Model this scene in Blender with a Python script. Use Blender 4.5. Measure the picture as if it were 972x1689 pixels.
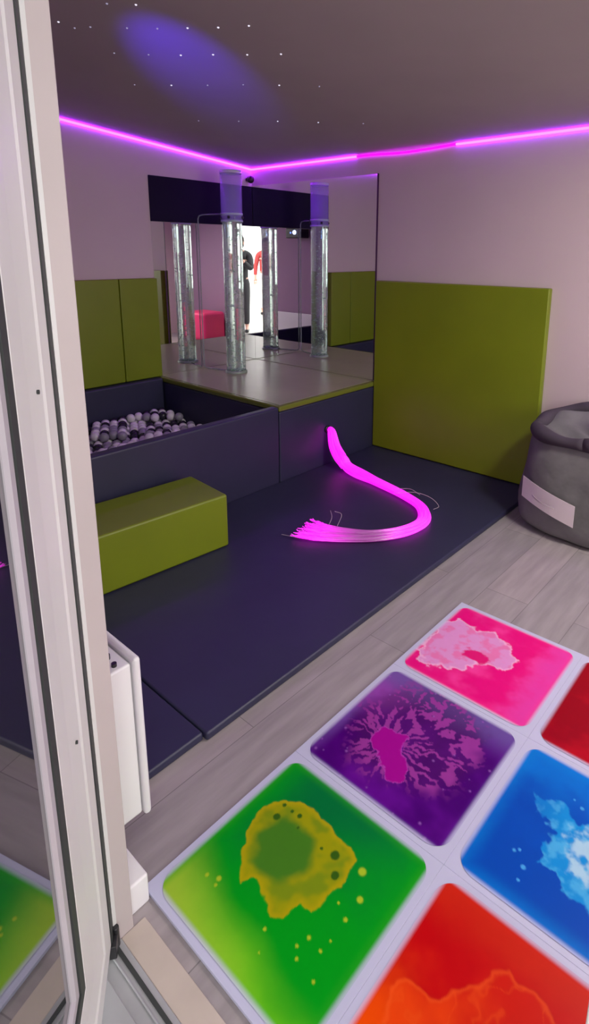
import bpy, bmesh, math, random
from math import pi, sin, cos, radians as R
from mathutils import Vector, Matrix, noise
random.seed(7)
S = bpy.context.scene
COL = S.collection
for o in list(bpy.data.objects): bpy.data.objects.remove(o)

# ------------------------------------------------------------ camera
CAM = Vector((3.4035, 3.8431, 1.4459))
FW = Vector((-0.74036504, -0.63297213, -0.22628721)); RT = Vector((-0.65124693, 0.75882197, 0.00816352)); UP = Vector((-0.16654443, -0.15341283, 0.97402641))
cd = bpy.data.cameras.new('camera'); cam = bpy.data.objects.new('camera', cd); COL.objects.link(cam)
m = Matrix((RT, UP, -FW)).transposed().to_4x4(); m.translation = CAM; cam.matrix_world = m
cd.sensor_fit = 'HORIZONTAL'; cd.sensor_width = 36; cd.lens = 962.506/972*36
cd.shift_x = -(553.838-486)/972; cd.shift_y = (638.992-844.5)/972; cd.clip_start = .02
S.camera = cam
# ------------------------------------------------------------ world, lights, exposure
w = bpy.data.worlds.new('world'); S.world = w; w.use_nodes = True
bg = w.node_tree.nodes['Background']; bg.inputs[0].default_value = (1.0, .985, .95, 1); bg.inputs[1].default_value = 2.9
def area(name, loc, target, sx, sy, power, col, portal=False):
    l = bpy.data.lights.new(name, 'AREA'); l.shape = 'RECTANGLE'; l.size = sx; l.size_y = sy; l.energy = power; l.color = col
    if portal: l.cycles.is_portal = True
    o = bpy.data.objects.new(name, l); COL.objects.link(o); o.location = loc
    o.rotation_euler = (Vector(target)-Vector(loc)).to_track_quat('-Z', 'Y').to_euler(); return o
area('door_daylight_portal', (3.04, 3.33, 1.07), (0, 3.33, 1.07), .9, 2.1, 1, (1, 1, 1), True)
area('added_window_portal', (1.35, 5.16, 1.35), (1.35, 0, 1.35), 1.5, 1.1, 1, (1, 1, 1), True)
area('added_side_daylight', (1.35, 5.10, 1.35), (1.5, 3.0, .0), 1.4, 1.0, 8, (1.0, .93, .88))  # added side light to raise the room's brightness, not a known source
area('ceiling_lamp_light', (1.15, 3.95, 2.155), (.85, 3.75, 0), .30, .30, 24, (1.0, .93, .84))
pj = bpy.data.lights.new('projector_light', 'SPOT'); pj.energy = 150; pj.color = (.08, .015, 1); pj.spot_size = R(25); pj.spot_blend = 1; pj.shadow_soft_size = .03
pjo = bpy.data.objects.new('projector_light', pj); COL.objects.link(pjo); pjo.location = (2.80, 2.22, 1.80)
pjo.rotation_euler = (Vector((1.62, 1.46, 2.25))-pjo.location).to_track_quat('-Z', 'Y').to_euler()
S.view_settings.view_transform = 'Standard'; S.view_settings.look = 'None'; S.view_settings.gamma = 1
S.view_settings.use_curve_mapping = False; S.view_settings.exposure = 0.5

# ------------------------------------------------------------ materials
def srgb(r, g, b):
    f = lambda c: (c/255/12.92) if c/255 <= .04045 else ((c/255+.055)/1.055)**2.4
    return (f(r), f(g), f(b), 1)
def mat(name, col, rough=.5, metal=0, var=0, scale=6, bump=0, bscale=60, spec=.5, **kw):
    M = bpy.data.materials.new(name); M.use_nodes = True; nt = M.node_tree; b = nt.nodes['Principled BSDF']
    b.inputs['Base Color'].default_value = col; b.inputs['Roughness'].default_value = rough; b.inputs['Metallic'].default_value = metal
    b.inputs['Specular IOR Level'].default_value = spec
    for k, v in kw.items(): b.inputs[k.replace('_', ' ')].default_value = v
    if var or bump: tc = nt.nodes.new('ShaderNodeTexCoord')
    if var:
        n = nt.nodes.new('ShaderNodeTexNoise'); n.inputs['Scale'].default_value = scale; n.inputs['Detail'].default_value = 5
        nt.links.new(tc.outputs['Object'], n.inputs['Vector'])
        r = nt.nodes.new('ShaderNodeValToRGB'); r.color_ramp.elements[0].position = .3; r.color_ramp.elements[1].position = .7
        r.color_ramp.elements[0].color = tuple(c*(1-var) for c in col[:3])+(1,); r.color_ramp.elements[1].color = tuple(min(1, c*(1+var)) for c in col[:3])+(1,)
        nt.links.new(n.outputs['Fac'], r.inputs['Fac']); nt.links.new(r.outputs['Color'], b.inputs['Base Color'])
    if bump:
        n2 = nt.nodes.new('ShaderNodeTexNoise'); n2.inputs['Scale'].default_value = bscale; nt.links.new(tc.outputs['Object'], n2.inputs['Vector'])
        bp = nt.nodes.new('ShaderNodeBump'); bp.inputs['Strength'].default_value = bump; bp.inputs['Distance'].default_value = .01
        nt.links.new(n2.outputs['Fac'], bp.inputs['Height']); nt.links.new(bp.outputs['Normal'], b.inputs['Normal'])
    return M
def emat(name, col, st):
    M = bpy.data.materials.new(name); M.use_nodes = True; b = M.node_tree.nodes['Principled BSDF']
    b.inputs['Base Color'].default_value = (.05, .05, .05, 1); b.inputs['Emission Color'].default_value = col; b.inputs['Emission Strength'].default_value = st
    return M
WALL = mat('wall_paint', (.60, .485, .52, 1), .8, var=.03, scale=2, bump=.05, bscale=200)
CEIL = mat('ceiling_paint', (.375, .33, .32, 1), .9, var=.03, scale=3)
VINYL = mat('green_vinyl', (.18, .235, .005, 1), .42, var=.06, scale=3, bump=.12, bscale=9)
NAVY = mat('navy_vinyl', (.026, .027, .066, 1), .45, var=.10, scale=4, bump=.15, bscale=8)
SEAM = mat('seam_dark', (.05, .055, .004, 1), .7)
UPVC = mat('white_upvc', (.62, .62, .62, 1), .35, var=.02, scale=8)
JAMB = mat('jamb_paint', (.47, .415, .42, 1), .5, var=.03, scale=6)
RUB = mat('black_rubber', (.03, .035, .035, 1), .6, var=.1, scale=30)
ALU = mat('aluminium_sill', (.40, .41, .43, 1), .45, metal=.3, var=.05, scale=14)
MIRR = mat('mirror_silver', (.86, .87, .87, 1), .0, metal=1)
EDGE = mat('mirror_edge', (.05, .01, .06, 1), .4)
BOARD = mat('dark_board', (.010, .005, .028, 1), .7, var=.1, scale=3, spec=.15)
WHT = mat('white_enamel', (.78, .77, .80, 1), .3, var=.02, scale=5)
BLK = mat('black_plastic', (.015, .015, .018, 1), .35, var=.1, scale=20)
PAPER = mat('paper', (.80, .72, .74, 1), .7, var=.03, scale=12)
PAVE = mat('paving', (.55, .53, .50, 1), .8, var=.1, scale=5)

def pane_mat():
    M = bpy.data.materials.new('tinted_reflective_glass'); M.use_nodes = True; b = M.node_tree.nodes['Principled BSDF']
    b.inputs['Base Color'].default_value = (.012, .013, .016, 1); b.inputs['Roughness'].default_value = .015
    b.inputs['Specular IOR Level'].default_value = 1.0; b.inputs['IOR'].default_value = 2.6; b.inputs['Coat Weight'].default_value = .3
    return M
PANE = pane_mat()
def glass(name, col, ior, rough=0.0):
    M = bpy.data.materials.new(name); M.use_nodes = True; b = M.node_tree.nodes['Principled BSDF']
    b.inputs['Base Color'].default_value = col; b.inputs['Transmission Weight'].default_value = 1; b.inputs['IOR'].default_value = ior; b.inputs['Roughness'].default_value = rough
    return M
WATER = glass('tube_water', (.68, .88, .79, 1), 1.33, .04)
WATER.node_tree.nodes['Principled BSDF'].inputs['Transmission Weight'].default_value = .82; WATER.node_tree.nodes['Principled BSDF'].inputs['Alpha'].default_value = .78
ACRY = glass('clear_acrylic', (.90, .95, .94, 1), 1.45, .05)
def milky():
    M = bpy.data.materials.new('frosted_acrylic'); M.use_nodes = True; nt = M.node_tree; b = nt.nodes['Principled BSDF']
    b.inputs['Base Color'].default_value = (.50, .42, .95, 1); b.inputs['Roughness'].default_value = .2; b.inputs['Alpha'].default_value = .24
    return M
MILK = milky()
def floor_mat():
    M = bpy.data.materials.new('laminate_planks'); M.use_nodes = True; nt = M.node_tree; b = nt.nodes['Principled BSDF']
    tc = nt.nodes.new('ShaderNodeTexCoord'); mp = nt.nodes.new('ShaderNodeMapping'); mp.inputs['Rotation'].default_value = (0, 0, 0)
    nt.links.new(tc.outputs['Object'], mp.inputs['Vector'])
    br = nt.nodes.new('ShaderNodeTexBrick'); br.inputs['Scale'].default_value = 1; br.inputs['Brick Width'].default_value = 1.2; br.inputs['Row Height'].default_value = .19
    br.inputs['Mortar Size'].default_value = .0015; br.inputs['Color1'].default_value = (.36, .315, .325, 1); br.inputs['Color2'].default_value = (.30, .275, .285, 1); br.inputs['Mortar'].default_value = (.20, .18, .185, 1)
    nt.links.new(mp.outputs['Vector'], br.inputs['Vector'])
    m2 = nt.nodes.new('ShaderNodeMapping'); m2.inputs['Scale'].default_value = (1.2, 9, 9); nt.links.new(tc.outputs['Object'], m2.inputs['Vector'])
    n = nt.nodes.new('ShaderNodeTexNoise'); n.inputs['Scale'].default_value = 3; n.inputs['Detail'].default_value = 6; nt.links.new(m2.outputs['Vector'], n.inputs['Vector'])
    r = nt.nodes.new('ShaderNodeValToRGB'); r.color_ramp.elements[0].position = .3; r.color_ramp.elements[0].color = (.80, .80, .80, 1); r.color_ramp.elements[1].position = .7; r.color_ramp.elements[1].color = (1.08, 1.08, 1.08, 1)
    nt.links.new(n.outputs['Fac'], r.inputs['Fac'])
    mx = nt.nodes.new('ShaderNodeMix'); mx.data_type = 'RGBA'; mx.blend_type = 'MULTIPLY'; mx.inputs[0].default_value = 1
    nt.links.new(br.outputs['Color'], mx.inputs[6]); nt.links.new(r.outputs['Color'], mx.inputs[7]); nt.links.new(mx.outputs[2], b.inputs['Base Color'])
    b.inputs['Roughness'].default_value = .5
    return M
FLOOR = floor_mat()

# ------------------------------------------------------------ helpers
def obj(name, bm, material, parent=None, smooth=False, bevel=0, seg=2, loc=None):
    me = bpy.data.meshes.new(name); bmesh.ops.recalc_face_normals(bm, faces=bm.faces); bm.to_mesh(me); bm.free()
    mats = material if isinstance(material, (list, tuple)) else [material]
    for x in mats: me.materials.append(x)
    if smooth: me.polygons.foreach_set('use_smooth', [True]*len(me.polygons))
    o = bpy.data.objects.new(name, me); COL.objects.link(o)
    if parent: o.parent = parent
    if loc: o.location = loc
    if bevel:
        b = o.modifiers.new('bevel', 'BEVEL'); b.width = bevel; b.segments = seg; b.limit_method = 'ANGLE'
        me.polygons.foreach_set('use_smooth', [True]*len(me.polygons))
        wn = o.modifiers.new('wn', 'WEIGHTED_NORMAL')
    return o
def bx(bm, x0, x1, y0, y1, z0, z1, M=None):
    vs = [bm.verts.new((x, y, z)) for x in (x0, x1) for y in (y0, y1) for z in (z0, z1)]
    if M is not None:
        for v in vs: v.co = M @ v.co
    for f in ((0, 1, 3, 2), (4, 6, 7, 5), (0, 4, 5, 1), (2, 3, 7, 6), (0, 2, 6, 4), (1, 5, 7, 3)): bm.faces.new([vs[i] for i in f])
    return vs
def box(*a, **k):
    bm = bmesh.new(); bx(bm, *a, **k); return bm
def tube_path(bm, pts, rad, n=8, cap=True):
    pts = [Vector(p) for p in pts]; rings = []; N = len(pts); up = Vector((0, 0, 1))
    t0 = (pts[1]-pts[0]).normalized(); u = t0.cross(up); u = u.normalized() if u.length > .01 else Vector((1, 0, 0))
    for i, p in enumerate(pts):
        t = (pts[min(i+1, N-1)]-pts[max(i-1, 0)]).normalized(); u = (u-t*u.dot(t)).normalized(); v = t.cross(u)
        r = rad[i] if isinstance(rad, (list, tuple)) else rad
        rings.append([bm.verts.new(p+u*cos(2*pi*k/n)*r+v*sin(2*pi*k/n)*r) for k in range(n)])
    for a, b in zip(rings, rings[1:]):
        for k in range(n): bm.faces.new((a[k], a[(k+1) % n], b[(k+1) % n], b[k]))
    if cap: bm.faces.new(rings[0]); bm.faces.new(rings[-1])
def lathe(bm, prof, n=40, c=(0, 0, 0), close=True):
    rings = []
    for r, z in prof: rings.append([bm.verts.new((c[0]+r*cos(2*pi*k/n), c[1]+r*sin(2*pi*k/n), c[2]+z)) for k in range(n)])
    for a, b in zip(rings, rings[1:]):
        for k in range(n): bm.faces.new((a[k], a[(k+1) % n], b[(k+1) % n], b[k]))
    if close: bm.faces.new(rings[0]); bm.faces.new(rings[-1])
def empty(name, loc, rz=0):
    o = bpy.data.objects.new(name, None); COL.objects.link(o); o.location = loc; o.rotation_euler = (0, 0, rz); o.empty_display_size = .1; return o
def tag(o, label, cat, group=None, kind=None):
    o['label'] = label; o['category'] = cat
    if group: o['group'] = group
    if kind: o['kind'] = kind
    return o
def struct(o): o['kind'] = 'structure'; return o
def smooth_path(ctrl, per=8):
    out = []; P = [Vector(p) for p in ctrl]; P = [P[0]*2-P[1]]+P+[P[-1]*2-P[-2]]
    for i in range(1, len(P)-2):
        a, b, c, d = P[i-1:i+3]
        for k in range(per):
            t = k/per; out.append(.5*((2*b)+(c-a)*t+(2*a-5*b+4*c-d)*t*t+(3*b-a-3*c+d)*t**3))
    out.append(P[-2].copy()); return out

# room numbers
ZC, SL = 2.11, .086; HP = .518; PY = 1.338; PX = 1.002; QX = .971; XW = 2.945; YM = 5.2
zc = lambda x: ZC+SL*x

# ------------------------------------------------------------ structure
struct(obj('floor', box(-.12, 3.0, -.12, YM+.12, -.08, 0), FLOOR))
bm = bmesh.new(); vs = [bm.verts.new(p) for p in [(-.12, -.12, zc(-.12)), (3.1, -.12, zc(3.1)), (3.1, YM+.12, zc(3.1)), (-.12, YM+.12, zc(-.12)),
    (-.12, -.12, zc(-.12)+.1), (3.1, -.12, zc(3.1)+.1), (3.1, YM+.12, zc(3.1)+.1), (-.12, YM+.12, zc(-.12)+.1)]]
for f in ((0, 1, 2, 3), (4, 5, 6, 7), (0, 1, 5, 4), (1, 2, 6, 5), (2, 3, 7, 6), (3, 0, 4, 7)): bm.faces.new([vs[i] for i in f])
struct(obj('ceiling', bm, CEIL))
MAUVE_SHADE = mat('mauve_shade', (.34, .21, .33, 1), .8, var=.03, scale=2)  # shade on the unlit front wall, put into a darker purple colour
def wall_poly(name, fn, bays):   # wall out of prisms; top follows the ceiling
    bm = bmesh.new()
    for b in bays: fn(bm, *b)
    return struct(obj(name, bm, MAUVE_SHADE if name == 'wall_front' else WALL))
def xw(bm, x0, x1, y0, y1, z0, z1=None):
    v = bx(bm, x0, x1, y0, y1, z0, z1 if z1 else 1)
    if not z1:
        for q in v:
            if q.co.z > z0+1e-6 or q.co.z == 1: q.co.z = zc(q.co.x)
wall_poly('wall_back', xw, [(-.12, 3.1, -.12, 0, 0)])
wall_poly('wall_right', xw, [(-.12, 0, 0, YM, 0)])
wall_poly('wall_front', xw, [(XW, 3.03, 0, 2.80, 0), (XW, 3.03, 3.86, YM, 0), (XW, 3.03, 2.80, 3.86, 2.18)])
wall_poly('wall_side', xw, [(-.12, .6, YM, YM+.12, 0), (2.1, 3.1, YM, YM+.12, 0), (.6, 2.1, YM, YM+.12, 0, .8), (.6, 2.1, YM, YM+.12, 1.9)])
bm = bmesh.new()
for a in ((.6, 2.1, .80, .85), (.6, 2.1, 1.85, 1.9), (.6, .65, .85, 1.85), (2.05, 2.1, .85, 1.85), (1.325, 1.375, .85, 1.85)): bx(bm, a[0], a[1], YM+.02, YM+.09, a[2], a[3])
struct(obj('added_window_1', bm, UPVC))  # unseen side window, added to let more light into the room
# door frame
bm = bmesh.new(); bx(bm, 2.941, 2.992, 2.80, 2.88, 0, 2.14); bx(bm, 2.992, 3.03, 2.80, 2.872, 0, 2.14)
bx(bm, 2.941, 3.03, 3.78, 3.86, 0, 2.14); bx(bm, 2.941, 3.03, 2.80, 3.86, 2.14, 2.18)
o = struct(obj('trim_1', bm, JAMB, bevel=.003)); o.name = 'trim_1'
bm = box(2.980, 2.988, 2.8795, 2.8835, .01, 2.14)
struct(obj('trim_2', bm, UPVC))
# threshold
bm = bmesh.new(); bx(bm, 2.972, 3.14, 2.88, 3.78, -.02, .006); bx(bm, 3.0, 3.005, 2.88, 3.78, .006, .010); bx(bm, 3.03, 3.10, 2.88, 3.78, .006, .014)
struct(obj('trim_3', bm, ALU, bevel=.002))
bm = box(2.984, 2.992, 2.883, 3.78, .005, .0085); struct(obj('trim_4', bm, RUB))
struct(obj('trim_5', box(2.915, 2.972, 2.88, 3.78, -.01, .004), mat('beige_board', (.50, .43, .38, 1), .5, var=.08, scale=9), bevel=.002))
# plinth block at the jamb foot
struct(obj('baseboard_front', box(2.887, 2.945, 2.72, 2.858, 0, .079), WHT, bevel=.006))
# outside ground
struct(obj('terrace', box(3.14, 30, -12, 18, -.12, -.03), PAVE)); bpy.data.objects['terrace'].name = 'floor_terrace'

# ------------------------------------------------------------ door leaf, opened outward
HX, HY, ANG = 2.990, 2.884, R(54)
leaf = empty('door_1', (HX, HY, 0), ANG); struct(leaf)
def sweep_rect(bm, x0, x1, z0, z1, prof):   # prof: (inset, y)
    loops = []
    for i, y in prof: loops.append([bm.verts.new((X, y, Z)) for X, Z in ((x0+i, z0+i), (x1-i, z0+i), (x1-i, z1-i), (x0+i, z1-i))])
    for a, b in zip(loops, loops[1:]):
        for k in range(4): bm.faces.new((a[k], a[(k+1) % 4], b[(k+1) % 4], b[k]))
L0, L1, Z0, Z1 = .022, .875, .045, 2.12
bm = bmesh.new(); sweep_rect(bm, L0, L1, Z0, Z1, [(0, -.065), (0, -.004), (.004, 0), (.052, 0), (.058, -.003), (.126, -.011), (.132, -.010), (.137, -.002), (.143, 0), (.194, -.001), (.198, -.004), (.198, -.065), (0, -.065)])
obj('leaf_frame', bm, UPVC, leaf)
bm = bmesh.new(); sweep_rect(bm, L0+.198, L1-.198, Z0+.198, Z1-.198, [(0, -.06), (0, -.0012), (.024, -.0012), (.024, -.06)])
obj('gasket', bm, RUB, leaf)
bm = bmesh.new(); sweep_rect(bm, L0+.220, L1-.220, Z0+.220, Z1-.220, [(.004, -.06), (.004, -.0042), (.020, -.0045), (.026, -.010), (.026, -.06)])
obj('glazing_bead', bm, mat('grey_bead', (.42, .40, .44, 1), .4, var=.05), leaf)
obj('pane', box(L0+.235, L1-.235, -.030, -.012, Z0+.235, Z1-.235), PANE, leaf)
obj('edge_seal', box(.003, .0215, -.055, .0015, Z0, Z1), RUB, leaf)
bm = bmesh.new(); bx(bm, -.012, .03, -.005, .010, .012, .045); lathe(bm, [(.007, 0), (.007, .05)], 12, (.0, .006, .008)); obj('hinge', bm, BLK, leaf, bevel=.002)
for z in (.62, 1.24):
    bm = bmesh.new(); lathe(bm, [(.0035, 0), (.0035, .004)], 10, (0, 0, 0))
    for v in bm.verts: v.co = Vector((.10+v.co.x*.8, -.006+v.co.z, z+v.co.y))
    obj('screw_cap', bm, RUB, leaf)

# ------------------------------------------------------------ mirrors and board
obj_m = obj('wall_mirror', box(.004, QX, .0, .008, HP+.004, 1.648), [MIRR]); tag(obj_m, 'wide wall mirror under the dark board, behind the bubble tube on the back wall', 'mirror')
rt = empty('wall_mirror', (0, 0, 0)); tag(rt, 'tall frameless mirror on the right wall beside the large green pad', 'mirror')
obj('mirror_glass', box(0, .008, .009, PY-.035, HP+.004, 1.97), MIRR, rt)
obj('mirror_edge', box(0, .010, PY-.035, PY-.027, HP+.004, 1.972), EDGE, rt)
bd = obj('board', box(.0105, QX, 0, .012, 1.650, 1.964), BOARD, bevel=.002); tag(bd, 'long dark navy board fixed on the back wall above the mirror', 'board'); bd.name = 'wall_board'

# ------------------------------------------------------------ green wall pads
def pad(name, x0, x1, y0, y1, z0, z1, label, group=None):
    o = obj(name, box(x0, x1, y0, y1, z0, z1), VINYL, bevel=.008, seg=3); tag(o, label, 'wall pad', group); return o
G = 'green pads on the back wall'
pad('wall_pad', QX+.004, 1.274, .001, .05, HP+.004, 1.25, 'green vinyl wall pad right next to the mirror above the ball pit', G)
pad('wall_pad', 1.278, 1.74, .001, .05, HP+.004, 1.25, 'green vinyl wall pad partly hidden by the door frame, left of another pad', G)
pad('wall_pad', 1.744, 2.20, .001, .05, HP+.004, 1.25, 'green wall pad further along the back wall behind the open door', G)
pad('wall_pad', 2.204, 2.70, .001, .05, HP+.004, 1.25, 'green wall pad in the far left end of the back wall', G)
pad('wall_pad', .001, .05, PY+.002, 2.577, .034, 1.251, 'large square green vinyl pad standing against the right wall beside the beanbag')

# ------------------------------------------------------------ floor mats (navy)
def mats(x0, x1, y0, y1, label):
    o = obj('floor_mat', box(x0, x1, y0, y1, .001, .03), NAVY, bevel=.008, seg=3); tag(o, label, 'floor mat', 'navy floor mats')
mats(.003, 2.530, PY+.004, 2.598, 'large navy vinyl floor mat under the green foam block and the fibre optic tail')
mats(2.533, 2.80, PY+.004, 2.585, 'narrow navy floor mat strip beside the white wall heater')

# ------------------------------------------------------------ platform and ball pit
pf = empty('padded_platform', (.5, .67, 0)); obj('platform_glare', box(-.497, .470, -.667, .636, HP-.002, HP+.0012), mat('grey_green_glare', (.36, .37, .20, 1), .30, var=.10, scale=3, bump=.06, bscale=7), pf)  # grey glare of the green vinyl top, put into an added sheet's colour
tag(pf, 'raised padded platform with green vinyl top in the mirrored corner under the bubble tube', 'platform')
obj('platform_base', box(-.499, .501, -.669, .667, .001, HP-.036), NAVY, pf, bevel=.01)
obj('platform_top', box(-.499, .502, -.669, .668, HP-.035, HP), mat('green_vinyl_glossy', (.155, .185, .025, 1), .27, var=.05, scale=3, bump=.06, bscale=7), pf, bevel=.010, seg=3)
pit = empty('ball_pit', (1.9, .67, 0)); tag(pit, 'navy padded ball pit beside the raised platform below the green wall pads', 'ball pit')
def P(*a): return box(a[0]-1.9, a[1]-1.9, a[2]-.67, a[3]-.67, a[4], a[5])
obj('pit_wall', P(PX+.004, 2.85, PY-.062, PY, .001, HP-.004), NAVY, pit, bevel=.012, seg=3)
obj('pit_wall', P(PX+.004, 2.85, .001, .10, .001, HP), NAVY, pit, bevel=.012, seg=3)
obj('pit_wall', P(2.78, 2.85, .102, PY-.064, .001, HP-.004), NAVY, pit, bevel=.012, seg=3)
obj('pit_floor', P(PX+.006, 2.778, .102, PY-.064, .001, .20), NAVY, pit, bevel=.004)
# balls
rb = .031
def ball(name, m_, kind, label):
    bm = bmesh.new(); bmesh.ops.create_uvsphere(bm, u_segments=18, v_segments=12, radius=rb)
    for v in bm.verts:
        if v.co.z > rb*.93: v.co.z -= rb*.05
    o = obj(name, bm, m_, smooth=True); tag(o, label, 'ball', kind); return o
bk = [ball('pit_ball', mat('white_ball', (.80, .78, .80, 1), .3, var=.05), 'white balls in the ball pit', 'white plastic ball lying in the ball pit'),
      ball('pit_ball', mat('grey_ball', (.30, .29, .34, 1), .3, var=.05), 'grey balls in the ball pit', 'grey plastic ball lying in the ball pit'),
      ball('pit_ball', mat('black_ball', (.02, .02, .03, 1), .25, var=.1), 'black balls in the ball pit', 'black plastic ball lying in the ball pit')]
used = [False]*3; nb = 0
sp = rb*2.03; lay = []
j = 0; y = .132
while y < .88:
    x = PX+.036+(j % 2)*sp/2
    while x < 1.90:
        lay.append((x, y, .20+rb, 0)); x += sp
    y += sp*.868; j += 1
for (x, y, z, l) in list(lay):
    # a ball rests in the hollow of three others where the heap is higher
    xx, yy = x+sp/2, y+sp*.289
    if noise.noise(Vector((x*4.3, y*4.3, 1.7))) > .04+.55*max(0, x-1.5)-.25*max(0, .45-y) and yy < .86 and xx < 1.88: lay.append((xx, yy, .20+rb+sp*.8165, 1))
assert len(lay) < 300, len(lay)
for (x, y, z, l) in lay:
    k = random.choices((0, 1, 2), (.46, .28, .26))[0]
    o = bk[k] if not used[k] else bk[k].copy()
    if used[k]: COL.objects.link(o)
    used[k] = True; o.location = (x, y, z); o.rotation_euler = (random.random()*6, random.random()*6, 0)

# ------------------------------------------------------------ green foam block
bl = empty('foam_block', (1.743, 1.742, .031), R(-5)); tag(bl, 'long green vinyl foam block on the navy mat in front of the ball pit', 'foam block')
bm = box(0, .76, -.335, 0, 0, .27)
obj('block_body', bm, VINYL, bl, bevel=.012, seg=3)

# ------------------------------------------------------------ bubble tube
TX, TY = .492, .327
tb = empty('bubble_tube', (TX, TY, HP)); tag(tb, 'tall clear bubble tube filled with water standing on the green platform before the corner mirrors', 'bubble tube')
bm = bmesh.new(); lathe(bm, [(.0738+.0007*sin(i*.9)+.0004*sin(i*2.3), .004+1.131*i/60) for i in range(61)], 96); o = obj('water_column', bm, WATER, tb, smooth=True)
for f in o.data.polygons: f.use_smooth = len(f.vertices) == 4
bm = bmesh.new(); lathe(bm, [(.079, 1.14), (.079, 1.478), (.075, 1.478), (.075, 1.14), (.079, 1.14)], 48, close=False); obj('upper_tube', bm, MILK, tb, smooth=True)
bm = bmesh.new(); lathe(bm, [(.081, 1.476), (.081, 1.492), (.078, 1.497), (.073, 1.497), (.071, 1.476), (.081, 1.476)], 48, close=False)
obj('top_rim', bm, mat('rim_acrylic', (.70, .66, .86, 1), .2, var=.03), tb, smooth=True)
bm = bmesh.new(); lathe(bm, [(.082, 1.185), (.082, 1.200), (.0755, 1.200), (.0755, 1.185), (.082, 1.185)], 48, close=False); lathe(bm, [(.082, 1.136), (.082, 1.150), (.0755, 1.150), (.0755, 1.136), (.082, 1.136)], 48, close=False)
obj('collar', bm, mat('collar_acrylic', (.45, .58, .60, 1), .15, var=.03), tb, smooth=True)
bm = bmesh.new(); lathe(bm, [(.085, .0), (.085, .012), (.078, .02), (.0755, .02), (.0755, .0)], 48, close=False); obj('base_ring', bm, mat('base_green', (.30, .38, .30, 1), .3, var=.1), tb, smooth=True)
for a in range(4):
    bm = bmesh.new(); bmesh.ops.create_uvsphere(bm, u_segments=8, v_segments=6, radius=.011)
    t = a*pi/2+.6
    for v in bm.verts: v.co += Vector((.079*cos(t), .079*sin(t), 1.168))
    obj('collar_screw', bm, BLK, tb, smooth=True)
bm = bmesh.new()
for i in range(330):
    z = random.random()**1.7*1.08+.02; a = random.random()*6.28; r = .066*math.sqrt(random.random()); s = random.uniform(.003, .0068)
    q = bmesh.ops.create_icosphere(bm, subdivisions=1, radius=s)
    for v in q['verts']: v.co = Vector((v.co.x+r*cos(a), v.co.y+r*sin(a), v.co.z*.7+z))
o = obj('bubbles', bm, mat('air_bubble', (.50, .66, .58, 1), .08, spec=.9, var=.03), tb, smooth=True); o['kind'] = 'stuff'
# clear hoop from the tube back to the wall and down to the platform
ex, ey = .572-TX, .022-TY
def hoop(dx):
    d = Vector((ex, ey, 0)); n = Vector((-d.y, d.x, 0)).normalized()*dx
    pts = []; A = Vector((0, 0, 0))+d.normalized()*.084; L = (d-d.normalized()*.084)
    pts = [A+Vector((0, 0, 1.195))+n, A+L*.8+Vector((0, 0, 1.195))+n, A+L*.95+Vector((0, 0, 1.187))+n, A+L+Vector((0, 0, 1.165))+n, A+L+Vector((0, 0, .03))+n, A+L*.95+Vector((0, 0, .012))+n, A+L*.8+Vector((0, 0, .0065))+n, A+Vector((0, 0, .0065))+n]
    return pts
bm = bmesh.new(); tube_path(bm, hoop(0), .0058, 8); obj('guard_hoop', bm, mat('hoop_acrylic', (.30, .36, .38, 1), .2, var=.05, Alpha=.5), tb, smooth=True)

# ------------------------------------------------------------ corner camera, projector
cc = empty('dome_sensor', (.05, .012, 2.015)); tag(cc, 'small black round sensor high in the corner above the dark board', 'sensor')
bm = bmesh.new(); bmesh.ops.create_uvsphere(bm, u_segments=20, v_segments=12, radius=.030)
for v in bm.verts: v.co.y += .032; v.co.x += .0
obj('dome', bm, BLK, cc, smooth=True); obj('mount', box(-.014, .014, -.0115, .014, -.012, .012), BLK, cc, bevel=.002)
pr = empty('projector', (2.80, 2.22, 1.72)); tag(pr, 'small dark projector with bright blue lens on the wall, seen reflected in the mirror', 'projector')
obj('housing', box(-.075, .10, -.15, .15, -.09, .05), BLK, pr, bevel=.015, seg=3)
obj('wall_arm', box(.10, .144, -.02, .02, -.03, .0), BLK, pr, bevel=.004)
bm = bmesh.new(); lathe(bm, [(.032, 0), (.036, .015), (.030, .018)], 24, (0, 0, .05)); obj('lens_ring', bm, BLK, pr)
bm = bmesh.new(); bmesh.ops.create_uvsphere(bm, u_segments=16, v_segments=10, radius=.030)
for v in bm.verts: v.co += Vector((-.072, -.03, -.01))
obj('lens', bm, emat('lens_glow', (.35, .45, 1, 1), 7), pr, smooth=True)
bm = bmesh.new(); bmesh.ops.create_uvsphere(bm, u_segments=12, v_segments=8, radius=.012)
for v in bm.verts: v.co += Vector((-.073, .05, -.015))
obj('status_light', bm, emat('status_glow', (.1, .2, 1, 1), 3), pr, smooth=True)

lp = empty('ceiling_lamp', (1.15, 3.95, zc(1.15))); tag(lp, 'round white ceiling lamp above the right side of the room', 'ceiling light')
bm = bmesh.new(); lathe(bm, [(.19, .02), (.19, -.03), (.17, -.035), (.165, -.02), (.165, .02)], 40); obj('lamp_rim', bm, WHT, lp, smooth=True)
bm = bmesh.new(); lathe(bm, [(.16, .0), (.16, -.016)], 40); obj('lamp_diffuser', bm, emat('lamp_glow', (1, .93, .84, 1), 3), lp)
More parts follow.
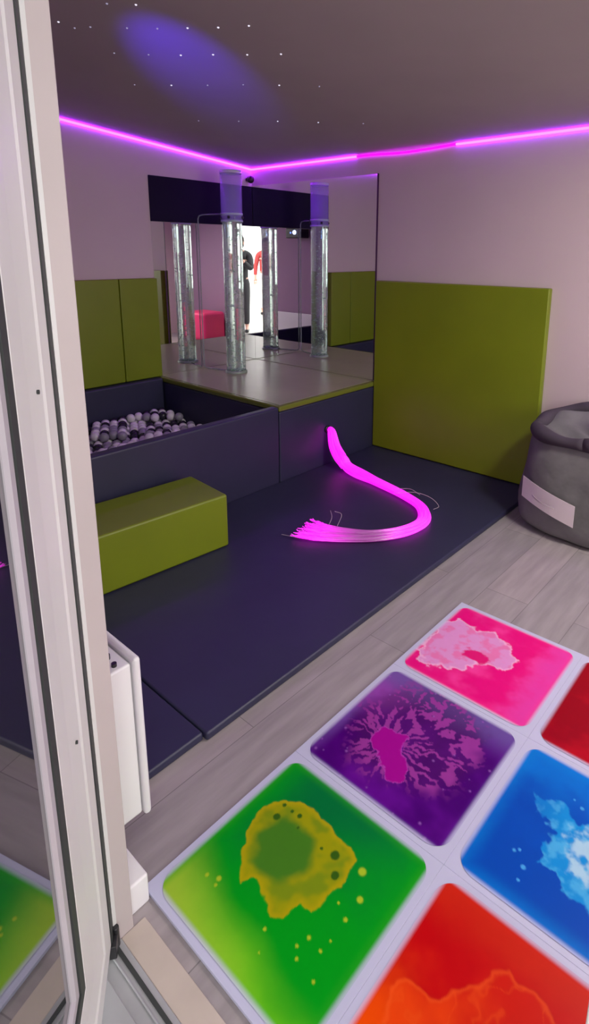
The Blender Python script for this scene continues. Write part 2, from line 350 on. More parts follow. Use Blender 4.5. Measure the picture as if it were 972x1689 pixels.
# ------------------------------------------------------------ LED strip
led = empty('led_strip', (0, 0, ZC)); tag(led, 'glowing violet light strip running round the top of the walls under the ceiling', 'light strip')
LEDM = emat('led_violet', (.38, .014, 1.0, 1), 21); LEDP = emat('led_magenta', (.60, .0, .85, 1), 4.0)
bm = bmesh.new(); tube_path(bm, [(.005, .006, -.012), (2.93, .006, SL*2.93-.012)], .0065, 6); obj('lit_segment', bm, LEDM, led)
bm = bmesh.new(); tube_path(bm, [(.006, .006, -.012), (.006, 1.12, -.012)], .0065, 6); obj('lit_segment', bm, LEDM, led)
bm = bmesh.new(); tube_path(bm, smooth_path([(.007, 1.12, -.012), (.009, 1.3, -.016), (.009, 1.5, -.024), (.009, 1.7, -.020), (.007, 1.90, -.012)]), .0075, 6); o = obj('lit_segment', bm, LEDP, led); o['label'] = 'sagging magenta length of the strip'
bm = bmesh.new(); tube_path(bm, [(.006, 1.90, -.012), (.006, YM-.02, -.012)], .0065, 6); obj('lit_segment', bm, LEDM, led)

# ------------------------------------------------------------ ceiling stars
stars = [(2.202,1.397,1),(2.025,1.586,.6),(1.957,1.688,.6),(1.896,1.796,.8),(1.835,1.904,1.2),(1.782,2.017,.8),(1.92,1.3,.6),(1.829,1.421,.4),(1.75,1.542,1.1),(1.68,1.672,1.2),(1.603,1.801,.8),(1.533,1.931,1),
 (1.648,1.004,.4),(1.546,1.169,1),(1.453,1.335,.6),(1.369,1.501,.4),(1.275,1.653,1.1),(1.167,1.814,.5),(1.088,.768,.5),(.963,.986,.5),(.853,1.202,.9),(.724,1.404,1),(.587,1.626,.6),(2.174,1.71,.7),(2.111,1.794,.8),(2.14,1.399,.4),(2.11,1.465,.4)]
SM = emat('star_point', (.85, .80, 1, 1), .8); SD = emat('star_point_dim', (.6, .55, .8, 1), .38)
for x, y, b in stars:
    bm = bmesh.new(); lathe(bm, [(.0012, .004), (.0042*(.75+.25*b), .003), (.0042*(.75+.25*b), -.002), (.002, -.0035)], 10)
    o = obj('ceiling_star_light', bm, SM if b > .7 else SD, loc=(x, y, zc(x)))
    tag(o, 'bright star point of fibre light set in the ceiling' if b > .7 else 'faint star point of fibre light set in the ceiling', 'ceiling light', 'bright ceiling stars' if b > .7 else 'faint ceiling stars')

# ------------------------------------------------------------ fibre optic tail
ft = empty('fibre_optic_tail', (.558, PY, .27)); tag(ft, 'glowing magenta fibre optic tail coming out of the platform and curling on the navy mat', 'fibre optic light')
ctrl = [(.558, PY+.014, .274), (.565, PY+.045, .268), (.575, 1.43, .16), (.585, 1.53, .075), (.605, 1.66, .052), (.645, 1.86, .050), (.70, 2.08, .050), (.775, 2.24, .050), (.91, 2.335, .050), (1.07, 2.325, .050), (1.22, 2.235, .050), (1.325, 2.10, .050), (1.375, 1.99, .048), (1.395, 1.89, .046)]
cen = smooth_path(ctrl, 6); NP = len(cen)
def fmat():
    M = bpy.data.materials.new('lit_fibres'); M.use_nodes = True; nt = M.node_tree; b = nt.nodes['Principled BSDF']
    a = nt.nodes.new('ShaderNodeAttribute'); a.attribute_name = 'glow'
    b.inputs['Base Color'].default_value = (.32, .15, .32, 1); b.inputs['Roughness'].default_value = .3
    b.inputs['Emission Color'].default_value = (.90, .0, .80, 1)
    nt.links.new(a.outputs['Fac'], b.inputs['Emission Strength'])
    return M
FM = fmat()
bm = bmesh.new(); lay_g = bm.verts.layers.float.new('glow')
def frame(i):
    t = (cen[min(i+1, NP-1)]-cen[max(i-1, 0)]).normalized(); s = Vector((-t.y, t.x, 0)); s = s.normalized() if s.length > .05 else Vector((1, 0, 0)); return t, s, s.cross(t)*-1
NS = 150
for k in range(NS):
    a0 = random.random()*6.28; rr = math.sqrt(random.random()); ph = random.random()*6; cut = random.uniform(.93, 1.0); sw = random.uniform(-1.2, 1.2)
    pts = []; g = []
    for i in range(0, NP):
        t = i/(NP-1)
        if t > cut: break
        T_, s_, u_ = frame(i); c = cen[i]
        W = .011+.034*min(1, t/.32)+.012*sin(t*9)
        if .24 < t < .36: W += .014*sin((t-.24)/.12*pi)
        if t > .78: W += .072*((t-.78)/.22)**1.4
        a = a0+sw*t*2+.25*sin(t*9+ph)
        off = s_*cos(a)*rr*W; hgt = sin(a)*rr*min(W, .017 if t > .22 else W)
        p = c+off+(Vector((0, 0, 1))*hgt if t > .2 else u_*hgt)
        p.z = max(p.z, .034)
        if t > .85: p.z += .012*((t-.85)/.15)*random.random()
        pts.append(p-ft.location)
        gg = 1.0 if t < .68 else max(.10, 1-(t-.68)/.08*.90) if t < .76 else .10 if t < .80 else .10+.6*((t-.80)/.10) if t < .90 else .95
        if .66 < t < .90: gg *= .6+.8*abs(sin(a0*3))
        g.append(min(gg, 1.1))
    n0 = len(bm.verts); tube_path(bm, pts, .0021, 4); bm.verts.ensure_lookup_table()
    for vi in range(n0, len(bm.verts)): bm.verts[vi][lay_g] = g[min((vi-n0)//4, len(g)-1)]
o = obj('fibre_strands', bm, FM, ft); o['kind'] = 'stuff'
bm = bmesh.new(); 
for q in ([(.73, 2.02, .06), (.70, 2.14, .09), (.69, 2.24, .085), (.71, 2.31, .06), (.75, 2.30, .05)], [(.68, 1.98, .06), (.655, 2.08, .08), (.67, 2.16, .07)],
          [(1.30, 2.0, .05), (1.235, 1.97, .07), (1.20, 1.93, .085)], [(1.26, 2.03, .05), (1.19, 2.0, .08), (1.20, 1.96, .09)], [(1.36, 2.12, .04), (1.43, 2.0, .04), (1.475, 1.90, .042)], [(1.39, 2.08, .036), (1.46, 1.98, .038), (1.50, 1.86, .037)]):
    tube_path(bm, [p-ft.location for p in smooth_path(q, 6)], .0016, 4)
obj('loose_strands', bm, mat('unlit_fibre', (.45, .40, .42, 1), .4, var=.05), ft)
bm = bmesh.new(); lathe(bm, [(.026, 0), (.024, .008), (.016, .010)], 24)
for v in bm.verts: v.co = Vector((v.co.x, v.co.z+.0015, v.co.y+.004))
obj('grommet', bm, BLK, ft, smooth=True)

# ------------------------------------------------------------ wall heater
ht = empty('wall_heater', (2.88, 2.5, .126)); tag(ht, 'white panel heater mounted low on the wall just inside the door frame', 'heater')
def H(*a): return box(a[0]-2.88, a[1]-2.88, a[2]-2.5, a[3]-2.5, a[4]-.126, a[5]-.126)
obj('front_panel', H(2.818, 2.836, 1.95, 2.772, .126, .556), WHT, ht, bevel=.008, seg=3)
obj('heater_body', H(2.838, 2.905, 1.96, 2.764, .135, .546), WHT, ht, bevel=.006)
obj('wall_bracket', H(2.905, XW, 2.05, 2.09, .2, .5), ALU, ht); obj('wall_bracket', H(2.905, XW, 2.64, 2.68, .2, .5), ALU, ht)
bm = bmesh.new(); lathe(bm, [(.009, 0), (.009, .010), (.006, .012)], 14, (2.868-2.88, 2.71-2.5, .546-.126)); lathe(bm, [(.006, 0), (.006, .008)], 14, (2.868-2.88, 2.745-2.5, .546-.126)); obj('control_knob', bm, BLK, ht)
bm = bmesh.new()
for k in range(16): bx(bm, 2.855-2.88, 2.890-2.88, 2.0-2.5+k*.04, 2.03-2.5+k*.04, .5455-.126, .5475-.126)
obj('vent_grille', bm, mat('grille_grey', (.25, .25, .27, 1), .5, var=.05), ht)

# ------------------------------------------------------------ grey beanbag
bb = empty('beanbag', (.315, 3.0, 0)); tag(bb, 'slumped grey fabric beanbag with a white paper label beside the large green pad', 'beanbag')
GREY = mat('grey_fabric', (.15, .145, .15, 1), .85, var=.28, scale=5, bump=.5, bscale=14)
bm = bmesh.new(); prof = [(0, .0), (.80, .0), (.93, .02), (1.0, .07), (1.02, .15), (1.0, .25), (.97, .34), (.93, .42), (.90, .47), (.87, .51), (.80, .535), (.70, .525), (.58, .50), (.40, .485), (.2, .48), (0, .478)]
n = 72; rings = []
for r, z in prof:
    ring = []
    for k in range(n):
        a = 2*pi*k/n; c, s = cos(a), sin(a)
        sq = (abs(c)**2.6+abs(s)**2.6)**(-1/2.6)
        rx, ry = .275, .36
        wv = 1+.018*sin(a*5+z*14)+.012*sin(a*11-z*23)
        x = r*rx*sq*c*wv; y = r*ry*sq*s*wv
        zz = z+(.07*max(0, -c)*(z/.5)**3 if z > .2 else 0)+.010*sin(a*7+r*5)*(z/.5)
        x -= .02*(z/.5)**2
        ring.append(bm.verts.new((max(x, -.312), y, max(zz, 0.001))))
    rings.append(ring)
for a, b in zip(rings, rings[1:]):
    for k in range(n): bm.faces.new((a[k], a[(k+1) % n], b[(k+1) % n], b[k]))
bmesh.ops.remove_doubles(bm, verts=bm.verts, dist=.0008)
o = obj('bag_body', bm, GREY, bb, smooth=True); sd = o.modifiers.new('s', 'SUBSURF'); sd.levels = sd.render_levels = 1
dk = mat('dark_fabric', (.050, .038, .055, 1), .85, var=.2, scale=8, bump=.4, bscale=16)
# padded roll of dark cloth round the top
bm = bmesh.new(); pts = []; rad = []
for k in range(61):
    a = 2*pi*k/60; c, s = cos(a), sin(a); sq = (abs(c)**2.6+abs(s)**2.6)**(-1/2.6)
    pts.append((-.02+.235*sq*c, .31*sq*s, .530+.07*max(0, -c)+.008*sin(a*4))); rad.append(.034+.008*sin(a*6))
tube_path(bm, pts, rad, 12); o = obj('top_roll', bm, dk, bb, smooth=True); o['label'] = 'dark cloth roll round the top'
# label: curved card on the +x/-y side
def card(bm, c0, c1, z0, z1, tilt, th=.0015, nseg=10):
    fr = []; bk_ = []
    for i in range(nseg+1):
        t = i/nseg; p = c0.lerp(c1, t); bow = .018*sin(t*pi); nrm = Vector((c1.y-c0.y, -(c1.x-c0.x), 0)).normalized()
        for zz, ls in ((z0, 0), (z1, 1)):
            q = Vector((p.x, p.y, zz-tilt*t))+nrm*bow-Vector((.10 if 0 else 0, 0, 0))
            fr.append(bm.verts.new(q+nrm*th)); bk_.append(bm.verts.new(q))
    for L in (fr, bk_):
        for i in range(nseg): bm.faces.new((L[2*i], L[2*i+1], L[2*i+3], L[2*i+2]))
    for i in range(nseg): bm.faces.new((fr[2*i], fr[2*i+2], bk_[2*i+2], bk_[2*i])); bm.faces.new((fr[2*i+1], fr[2*i+3], bk_[2*i+3], bk_[2*i+1]))
    bm.faces.new((fr[0], fr[1], bk_[1], bk_[0])); bm.faces.new((fr[-1], fr[-2], bk_[-2], bk_[-1]))
bm = bmesh.new(); card(bm, Vector((.205, -.296, 0)), Vector((.300, .012, 0)), .178, .292, .055)
lb = obj('paper_label', bm, PAPER, bb)
bm = bmesh.new(); card(bm, Vector((.2385, -.222, 0)), Vector((.282, -.090, 0)), .210, .220, .022)
for v in bm.verts: v.co += Vector((.012, -.002, 0))
obj('print_line', bm, mat('faded_print', (.52, .45, .48, 1), .8, var=.1), lb)

# ------------------------------------------------------------ pink cushion seen in the mirror
pk = obj('foam_cushion', box(-.22, .22, -.28, .28, 0, .46), mat('pink_vinyl', (.92, .05, .20, 1), .45, var=.05), bevel=.05, seg=5, loc=(2.62, 4.22, .001))
tag(pk, 'bright pink vinyl cushion seen in the mirror left of the bubble tube', 'cushion')

# ------------------------------------------------------------ liquid floor tiles
X0, Y0, TP = 2.384, 3.327, .5
def sstep(a, b, x):
    t = max(0, min(1, (x-a)/(b-a))); return t*t*(3-2*t)
def fbm(x, y, s, o=4, z=0):
    v = 0; a = .5; q = s
    for _ in range(o): v += a*noise.noise(Vector((x*q, y*q, z))); a *= .5; q *= 2.03
    return v
def mixc(a, b, t): return tuple(a[i]+(b[i]-a[i])*t for i in range(3))
def poly_sd(p, poly):
    d = 1e9; ins = False; n = len(poly); j = n-1
    for i in range(n):
        ax, ay = poly[i]; bx_, by = poly[j]
        ex, ey = bx_-ax, by-ay; wx, wy = p[0]-ax, p[1]-ay
        t = max(0, min(1, (wx*ex+wy*ey)/(ex*ex+ey*ey+1e-12))); dx, dy = wx-ex*t, wy-ey*t
        d = min(d, dx*dx+dy*dy)
        if (ay > p[1]) != (by > p[1]) and p[0] < (bx_-ax)*(p[1]-ay)/(by-ay)+ax: ins = not ins
        j = i
    return math.sqrt(d)*(1 if ins else -1)
def hex_(r, g, b): return srgb(r, g, b)[:3]
#PATTERNS
GB = [(0.268,0.17),(0.212,0.276),(0.206,0.402),(0.232,0.508),(0.23,0.606),(0.258,0.666),(0.304,0.666),(0.348,0.692),(0.408,0.696),(0.47,0.674),(0.534,0.678),(0.576,0.658),(0.58,0.606),(0.62,0.588),(0.678,0.588),(0.704,0.538),(0.67,0.462),(0.644,0.392),(0.644,0.35),(0.696,0.334),(0.636,0.252),(0.552,0.188),(0.452,0.132),(0.364,0.13)]
GH = [(0.36,0.218,.020),(0.286,0.258,.011),(0.278,0.306,.014),(0.312,0.576,.025),(0.384,0.638,.022),(0.288,0.202,.011),(0.33,0.506,.009),(0.33,0.344,.008)]
GD = [(0.286,0.726,.022),(0.778,0.18,.011),(0.752,0.236,.014),(0.78,0.248,.009),(0.39,0.794,.017),(0.496,0.796,.011),(0.464,0.73,.007),(0.652,0.722,.010),(0.754,0.554,.009),(0.708,0.704,.008),(0.742,0.736,.008),(0.754,0.842,.008),(0.656,0.792,.008),(.60,.80,.006),(.83,.60,.006)]
def green_fn(u, v):
    n = fbm(u, v, 3, 4, 1)*.3
    bgc = mixc(hex_(0, 112, 52), hex_(0, 152, 22), sstep(.30, .72, max(u*.95, abs(v-.5)*1.5, u*.5+v*.55)+n*.5))
    bgc = mixc(bgc, hex_(118, 200, 30), sstep(.80, 1.02, u+.12*(1-v)+n*.3)*.85)
    bgc = mixc(bgc, hex_(170, 190, 60), sstep(1.30, 1.75, u*1.3+(1-v)*.55+n*.2)*.7)
    bgc = mixc(bgc, hex_(40, 160, 30), sstep(.1, .04, min(v, 1-v, u))*.6)
    du, dv = u+fbm(u, v, 14, 3, 5)*.03, v+fbm(u, v, 14, 3, 9)*.03
    d = poly_sd((du, dv), GB) if .1 < u < .8 and .05 < v < .8 else -1
    c = bgc
    if d > -.01:
        q = hex_(150, 152, 10); q = mixc(q, hex_(118, 140, 20), sstep(-.1, .2, fbm(u, v, 7, 3, 3)))
        r = math.hypot((u-.455)/.15, (v-.36)/.16); q = mixc(hex_(66, 122, 30), q, sstep(.75, 1.15, r+fbm(u, v, 8, 3, 4)*.4))
        q = mixc(hex_(172, 158, 10), q, sstep(0, .035, d))
        for hx, hy, hr in GH:
            q = mixc(hex_(50, 92, 20), q, sstep(hr*.75, hr*1.1, math.hypot(u-hx, v-hy)+fbm(u, v, 30, 2, 1)*.006))
        c = mixc(bgc, q, sstep(-.004, .004, d))
    for hx, hy, hr in GD:
        r = math.hypot(u-hx, v-hy)
        if r < hr*1.6: c = mixc(hex_(165, 190, 40), c, sstep(hr*.6, hr*1.1, r))
    return c
def purple_fn(u, v):
    n = fbm(u, v, 3, 4, 21)
    c = mixc(hex_(68, 0, 108), hex_(98, 12, 142), sstep(-.2, .4, n))
    c = mixc(c, hex_(140, 100, 190), sstep(.13, .02, v)*.7*sstep(-.1, .5, 1-u)); c = mixc(c, hex_(150, 70, 168), sstep(.30, .0, math.hypot((u-.22), (v-.10)*1.2)-.06+n*.1)*.8)
    c = mixc(c, hex_(108, 84, 158), sstep(.30, .06, u+n*.12)*.8)
    c = mixc(c, hex_(96, 40, 150), sstep(.08, .02, min(1-u, 1-v))*.7)
    # dendrites: streaks running out from the centre
    dx, dy = u-.60, v-.40; r = math.hypot(dx, dy); a = math.atan2(dy, dx)
    wob = fbm(u, v, 9, 4, 7)*.9
    wob *= .45; st = noise.noise(Vector((cos(a+wob)*9, sin(a+wob)*9, r*9)))+.35*noise.noise(Vector((u*40, v*40, 3)))
    reach = .20+.25*max(0, cos(a-2.35)) + .17*max(0, cos(a-3.4))
    w_ = sstep(reach+.12, reach-.05, r+fbm(u, v, 12, 2, 8)*.12)
    if r > .08: c = mixc(c, hex_(72, 20, 84), w_*.5); c = mixc(c, hex_(152, 56, 150), sstep(.04, .13, st)*w_*.9)
    tt = max(0, min(1, ((u-.585)*.15+(v-.375)*.16)/(.15*.15+.16*.16)))
    blob = math.hypot(u-.585-.15*tt, v-.375-.16*tt)/(.098-.035*tt)+fbm(u, v, 11, 4, 6)*1.1
    c = mixc(hex_(158, 8, 140), c, sstep(.93, 1.0, blob)); c = mixc(c, hex_(172, 60, 170), sstep(.90, .98, blob)*sstep(1.06, 1.0, blob))
    for k in range(26):
        hx, hy = .5+.46*sin(k*12.9), .5+.44*sin(k*7.7+1); rr = .004+.005*abs(sin(k*3.1))
        q = math.hypot(u-hx, v-hy)
        if q < rr*1.5: c = mixc(hex_(150, 90, 180), c, sstep(rr*.5, rr*1.3, q)*.6+.3)
    return c
KP = [(0.742,0.044),(0.336,0.028),(0.222,0.13),(0.246,0.25),(0.188,0.43),(0.296,0.578),(0.402,0.66),(0.566,0.666),(0.556,0.556),(0.614,0.442),(0.744,0.414),(0.816,0.26),(0.888,0.178)]
def pink_fn(u, v):
    n = fbm(u, v, 4, 4, 31)
    c = mixc(hex_(226, 12, 122), hex_(238, 60, 150), sstep(-.1, .35, n)); c = mixc(c, hex_(222, 60, 160), sstep(.70, .95, v+n*.2)); c = mixc(c, hex_(240, 50, 140), sstep(.1, .03, min(u, v, 1-u, 1-v))*.5)
    du, dv = u+fbm(u, v, 12, 4, 35)*.09, v+fbm(u, v, 12, 4, 39)*.09
    d = poly_sd((du, dv), KP)
    h = math.hypot((du-.535)/.075, (dv-.41)/.10)
    q = mixc(hex_(216, 150, 206), hex_(224, 122, 178), sstep(-.05, .2, fbm(u, v, 9, 4, 33))); q = mixc(hex_(238, 190, 222), q, sstep(0, .03, d))
    q = mixc(hex_(216, 20, 110), q, sstep(.75, 1.05, h+fbm(u, v, 16, 3, 2)*.5))
    return mixc(c, q, sstep(-.008, .012, d)*.92)
BP = [(0.334,0.178),(0.282,0.284),(0.362,0.394),(0.30,0.50),(.22,.60),(.30,.72),(.42,.80),(.58,.84),(.72,.80),(.80,.70),(0.76,0.602),(0.76,0.52),(0.724,0.46),(0.686,0.396),(0.698,0.338),(0.63,0.35),(0.584,0.306),(0.496,0.324),(0.458,0.242)]
def blue_fn(u, v):
    n = fbm(u, v, 3, 4, 41)
    c = mixc(hex_(0, 72, 178), hex_(0, 108, 205), sstep(.45, .12, u+n*.2)); c = mixc(c, hex_(0, 120, 210), sstep(.14, .03, min(u, v, 1-u, 1-v))*.8)
    c = mixc(c, hex_(0, 80, 190), sstep(0, .3, n)*.4)
    du, dv = u+fbm(u, v, 10, 4, 45)*.10, v+fbm(u, v, 10, 4, 49)*.10
    d = poly_sd((du, dv), BP)
    q = mixc(hex_(16, 140, 215), hex_(70, 170, 225), sstep(-.1, .2, fbm(u, v, 12, 4, 43)))
    q = mixc(q, hex_(165, 205, 228), sstep(.45, .75, 1-math.hypot((u-.50)/.30, (v-.58)/.34)+fbm(u, v, 14, 4, 47)*.8))
    c = mixc(c, q, sstep(-.006, .012, d)*(.55+.45*sstep(.2, .4, v)))
    for hx, hy, hr in ((.712,.228,.010),(.692,.248,.009),(.762,.296,.014),(.834,.302,.009),(.264,.408,.012),(.25,.45,.009),(.24,.36,.007)):
        r = math.hypot(u-hx, v-hy)
        if r < hr*1.5: c = mixc(hex_(70, 160, 225), c, sstep(hr*.6, hr*1.1, r))
    return c
RP = [(0.51,0.126),(0.468,0.184),(0.456,0.238),(0.354,0.318),(0.316,0.366),(0.26,0.36),(0.188,0.418),(0.216,0.464),(0.204,0.554),(0.30,0.72),(.5,.8),(.72,.72),(.84,.5),(.8,.25),(0.684,0.124),(0.59,0.082)]
def red_fn(u, v):
    n = fbm(u, v, 3, 4, 51)
    c = mixc(hex_(186, 2, 10), hex_(204, 26, 12), sstep(-.1, .3, n)); c = mixc(c, hex_(198, 34, 14), sstep(.28, .05, u+n*.2))
    c = mixc(c, hex_(232, 74, 0), sstep(.45, .85, u+.35*(.3-v)+n*.3))
    du, dv = u+fbm(u, v, 6, 4, 55)*.08, v+fbm(u, v, 6, 4, 59)*.08
    d = poly_sd((du, dv), RP)
    q = mixc(hex_(200, 26, 8), hex_(228, 66, 8), sstep(.3, .6, u+n*.4)); q = mixc(hex_(236, 92, 30), q, sstep(0, .03, d)*.7+.3)
    q = mixc(q, hex_(232, 84, 22), sstep(.03, .0, abs(fbm(u, v, 5, 3, 53)))*.35)
    return mixc(c, q, sstep(-.006, .012, d)*.85)
def darkred_fn(u, v):
    n = fbm(u, v, 4, 4, 61)
    c = mixc(hex_(146, 0, 20), hex_(180, 6, 28), sstep(-.1, .35, n)); c = mixc(c, hex_(196, 60, 80), sstep(.1, .25, n)*sstep(.35, .1, math.hypot(u-.3, v-.25))*.6)
    q = sstep(.02, .12, fbm(u, v, 7, 4, 63))*sstep(.42, .2, math.hypot(u-.5, v-.6))
    return mixc(c, hex_(205, 50, 60), q*.8)
#ENDPATTERNS
def liquid_mat():
    M = bpy.data.materials.new('coloured_liquid'); M.use_nodes = True; nt = M.node_tree; b = nt.nodes['Principled BSDF']
    a = nt.nodes.new('ShaderNodeAttribute'); a.attribute_name = 'pigment'
    n = nt.nodes.new('ShaderNodeTexNoise'); n.inputs['Scale'].default_value = 60; tc = nt.nodes.new('ShaderNodeTexCoord'); nt.links.new(tc.outputs['Object'], n.inputs['Vector'])
    mx = nt.nodes.new('ShaderNodeMix'); mx.data_type = 'RGBA'; mx.blend_type = 'MULTIPLY'; mx.inputs[0].default_value = .06
    nt.links.new(a.outputs['Color'], mx.inputs[6]); nt.links.new(n.outputs['Fac'], mx.inputs[7]); nt.links.new(mx.outputs[2], b.inputs['Base Color'])
    b.inputs['Roughness'].default_value = .35; b.inputs['Specular IOR Level'].default_value = .10
    return M
LIQ = liquid_mat(); BORD = mat('white_tile_border', (.50, .51, .68, 1), .35, var=.02)
def rounded(u, v, half, rad):   # unit square -> rounded square
    y = (v*2-1)*half; e = abs(y)-(half-rad); wx = half
    if e > 0: wx = half-rad+math.sqrt(max(0, rad*rad-e*e))
    return (u*2-1)*wx, y
def liquid_tile(a, b, label, fn, NG=170):
    cx, cy = X0+(a+.5)*TP, Y0+(b+.5)*TP
    t = empty('liquid_floor_tile', (cx, cy, 0)); tag(t, label, 'floor tile', 'liquid floor tiles')
    obj('tile_border', box(-.2499, .2499, -.2499, .2499, .0006, .010), BORD, t, bevel=.0008)
    bm = bmesh.new(); half = .234; rad = .052; vs = []
    # denser rows at the two ends so the corners stay round
    rows = [.5-.5*cos(pi*i/NG) if False else i/NG for i in range(NG+1)]
    cols = []
    extra = [half*2*0]
    vv = sorted(set([round(r, 5) for r in rows]+[round(rad*(1-cos(pi/2*k/10))/(2*half), 5) for k in range(11)]+[round(1-rad*(1-cos(pi/2*k/10))/(2*half), 5) for k in range(11)]))
    for v in vv:
        row = []
        for i in range(NG+1):
            x, y = rounded(i/NG, v, half, rad); row.append(bm.verts.new((x, y, .0112)))
            cols.append(fn((x+.25)/.5, (y+.25)/.5))
            e = min(half-abs(x), half-abs(y)); cols[-1] = mixc((.55, .55, .76), cols[-1], .25+.75*sstep(0, .014, e)) if e < .014 else cols[-1]
        vs.append(row)
    for r0, r1 in zip(vs, vs[1:]):
        for i in range(NG):
            try: bm.faces.new((r0[i], r0[i+1], r1[i+1], r1[i]))
            except ValueError: pass
    me_n = len(bm.verts)
    o = obj('liquid_panel', bm, LIQ, t, smooth=True)
    at = o.data.color_attributes.new('pigment', 'FLOAT_COLOR', 'POINT')
    at.data.foreach_set('color', [c for q in cols for c in (q[0], q[1], q[2], 1)])
    return t
liquid_tile(0, -1, 'green liquid floor tile with a yellow-green blob, nearest the door frame', green_fn)
liquid_tile(-1, -1, 'purple liquid floor tile with branching magenta splash, between the green and pink tiles', purple_fn)
liquid_tile(-2, -1, 'pink liquid floor tile with a pale splash, farthest tile from the door', pink_fn)
liquid_tile(-1, 0, 'bright blue liquid floor tile with a pale cyan splash at the right edge', blue_fn)
liquid_tile(0, 0, 'orange-red liquid floor tile at the bottom of the photo', red_fn)
liquid_tile(-2, 0, 'dark red liquid floor tile at the right edge beside the pink tile', darkred_fn)

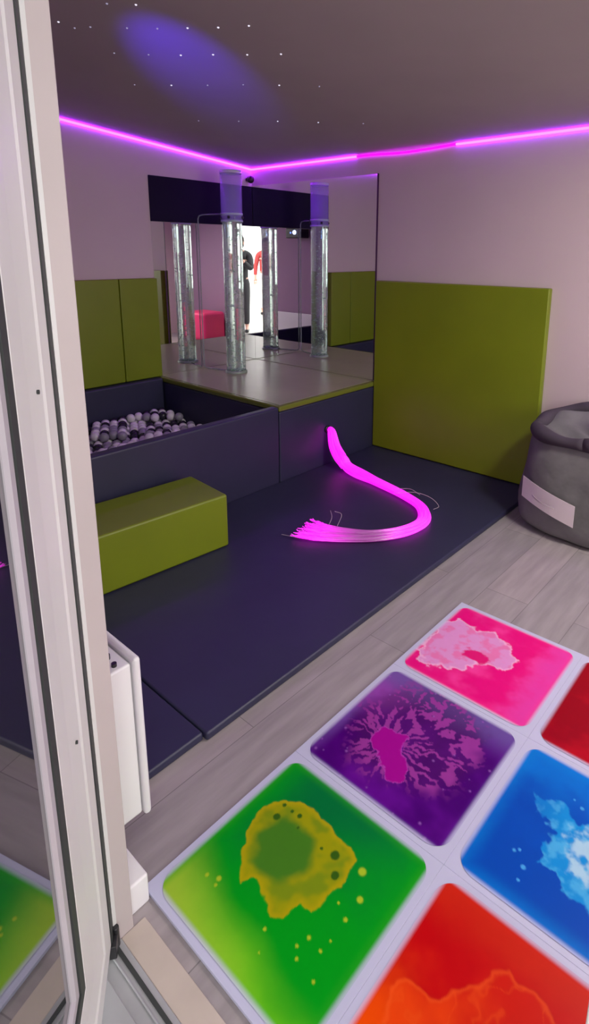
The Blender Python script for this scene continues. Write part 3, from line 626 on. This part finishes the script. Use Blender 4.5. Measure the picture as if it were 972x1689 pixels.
# ------------------------------------------------------------ people in the doorway, seen only in the mirror
def skinned(name, chain, material, parent, root=0, sub=2):
    verts, edges, rad = chain
    me = bpy.data.meshes.new(name); me.from_pydata(verts, edges, []); me.materials.append(material)
    o = bpy.data.objects.new(name, me); COL.objects.link(o); o.parent = parent
    sk = o.modifiers.new('skin', 'SKIN'); sk.use_smooth_shade = True
    if not me.skin_vertices: pass
    lay_ = me.skin_vertices[0].data if me.skin_vertices else None
    if lay_:
        for i, r in enumerate(rad): lay_[i].radius = r if isinstance(r, tuple) else (r, r); lay_[i].use_root = (i == root)
    ss = o.modifiers.new('sub', 'SUBSURF'); ss.levels = ss.render_levels = sub
    return o
SKIN = mat('skin', (.55, .32, .24, 1), .5, var=.05)
def person(loc, rz, top, legs, hairc, label, hold=False, sc=1.0):
    p = empty('person', loc, rz); p.scale = (sc, sc, sc); tag(p, label, 'person')
    # faces +X local
    V = [(0, 0, .93), (0, 0, 1.12), (0, 0, 1.32), (0, 0, 1.43), (.005, 0, 1.50), (.015, 0, 1.60), (.012, 0, 1.69)]
    E_ = [(0, 1), (1, 2), (2, 3), (3, 4), (4, 5), (5, 6)]; Rr = [(.13, .15), (.12, .14), (.14, .17), (.09, .12), .052, (.082, .072), (.075, .068)]
    def add(parent_i, pts):
        pi_ = parent_i
        for co, r in pts: V.append(co); Rr.append(r); E_.append((pi_, len(V)-1)); pi_ = len(V)-1
        return pi_
    arms = []
    for s in (1, -1):
        if hold: el, wr = (.16, s*.23, 1.16), (.34, s*.09, 1.32)
        else: el, wr = (-.02, s*.25, 1.12), (.06, s*.26, .88)
        e = add(3, [((0, s*.19, 1.40), .055), (el, .042), (wr, .028)])
        d = (Vector(wr)-Vector(el)).normalized(); side = Vector((0, -s, 0)); pal = Vector(wr)+d*.05
        h = add(e, [(tuple(pal), (.036, .022))])
        for f in range(4):
            off = Vector((0, 0, 1)).cross(d).normalized()*(.030-.020*f)*s; L = (.036, .042, .040, .030)[f]
            q = pal+d*.03+off; add(h, [(tuple(q), .0095), (tuple(q+d*L+Vector((0, 0, -.008))), .009), (tuple(q+d*L*1.7+Vector((0, 0, -.03))), .0075)])
        q = pal+side*.032; add(h, [(tuple(q), .010), (tuple(q+d*.035+side*.012), .009)])
        arms.append((el, wr))
        add(0, [((0, s*.095, .86), .088), ((.015, s*.105, .50), .058), ((-.01, s*.11, .10), .038), ((.12, s*.12, .035), (.04, .03))])
    skinned('body', (V, E_, Rr), SKIN, p)
    V2 = [(0, 0, .84), (0, 0, 1.12), (0, 0, 1.32), (0, 0, 1.42)]; E2 = [(0, 1), (1, 2), (2, 3)]; R2 = [(.155, .185), (.14, .165), (.16, .19), (.095, .13)]
    for s, (el, wr) in zip((1, -1), arms):
        b = len(V2); V2 += [(0, s*.19, 1.395), el, tuple(Vector(el).lerp(Vector(wr), .85))]; R2 += [.07, .055, .043]; E2 += [(3, b), (b, b+1), (b+1, b+2)]
    skinned('top', (V2, E2, R2), top, p)
    V3 = [(0, 0, .95), (0, 0, 1.06)]; E3 = [(0, 1)]; R3 = [(.14, .16), (.125, .15)]
    for s in (1, -1):
        b = len(V3); V3 += [(0, s*.098, .85), (.015, s*.105, .50), (-.01, s*.11, .13)]; R3 += [.105, .075, .055]; E3 += [(0, b), (b, b+1), (b+1, b+2)]
    skinned('trousers', (V3, E3, R3), legs, p)
    for s in (1, -1): skinned('shoe', ([(-.05, s*.11, .045), (.05, s*.115, .042), (.15, s*.12, .035)], [(0, 1), (1, 2)], [(.045, .04), (.048, .04), (.04, .03)]), BLK, p)
    bm = bmesh.new(); bmesh.ops.create_uvsphere(bm, u_segments=20, v_segments=14, radius=.105)
    for v in bm.verts: v.co = Vector((v.co.x*.98-.018, v.co.y*.92, v.co.z*1.15+1.665-(.05 if v.co.x < -.02 and v.co.z < 0 else 0))) if not (v.co.x > .03 and v.co.z < .045) else Vector((-.01, v.co.y*.7, v.co.z*.9+1.69))
    obj('hair', bm, hairc, p, smooth=True)
    for s in (1, -1):
        bm = bmesh.new(); bmesh.ops.create_uvsphere(bm, u_segments=10, v_segments=8, radius=.011)
        for v in bm.verts: v.co += Vector((.093, s*.030, 1.635))
        obj('eye', bm, BLK, p, smooth=True)
        bm = bmesh.new(); bmesh.ops.create_uvsphere(bm, u_segments=10, v_segments=8, radius=.025)
        for v in bm.verts: v.co = Vector((v.co.x*.6+.01, v.co.y*.35+s*.085, v.co.z*1.2+1.615))
        obj('ear', bm, SKIN, p, smooth=True)
    bm = bmesh.new(); bmesh.ops.create_cone(bm, cap_ends=True, segments=8, radius1=.016, radius2=.006, depth=.045)
    for v in bm.verts: v.co += Vector((.103, 0, 1.605))
    obj('nose', bm, SKIN, p, smooth=True)
    bm = bmesh.new(); bx(bm, .085, .096, -.024, .024, 1.562, 1.571); obj('mouth', bm, mat('lips', (.4, .1, .09, 1), .5), p, bevel=.003)
    return p
HAIR = mat('dark_hair', (.03, .02, .015, 1), .6, var=.2, scale=30)
person((3.70, 4.56, -.03), R(222), mat('black_jacket', (.02, .02, .024, 1), .8, var=.1), mat('black_trousers', (.03, .03, .035, 1), .8, var=.1), HAIR, 'person in black jacket and trousers standing in the doorway, seen in the corner mirror', hold=True)
person((6.2, 6.55, -.03), R(228), mat('red_top', (.42, .05, .05, 1), .8, var=.1), mat('pale_trousers', (.62, .62, .60, 1), .8, var=.1), HAIR, 'person in red top and pale trousers standing outside, seen in the corner mirror')
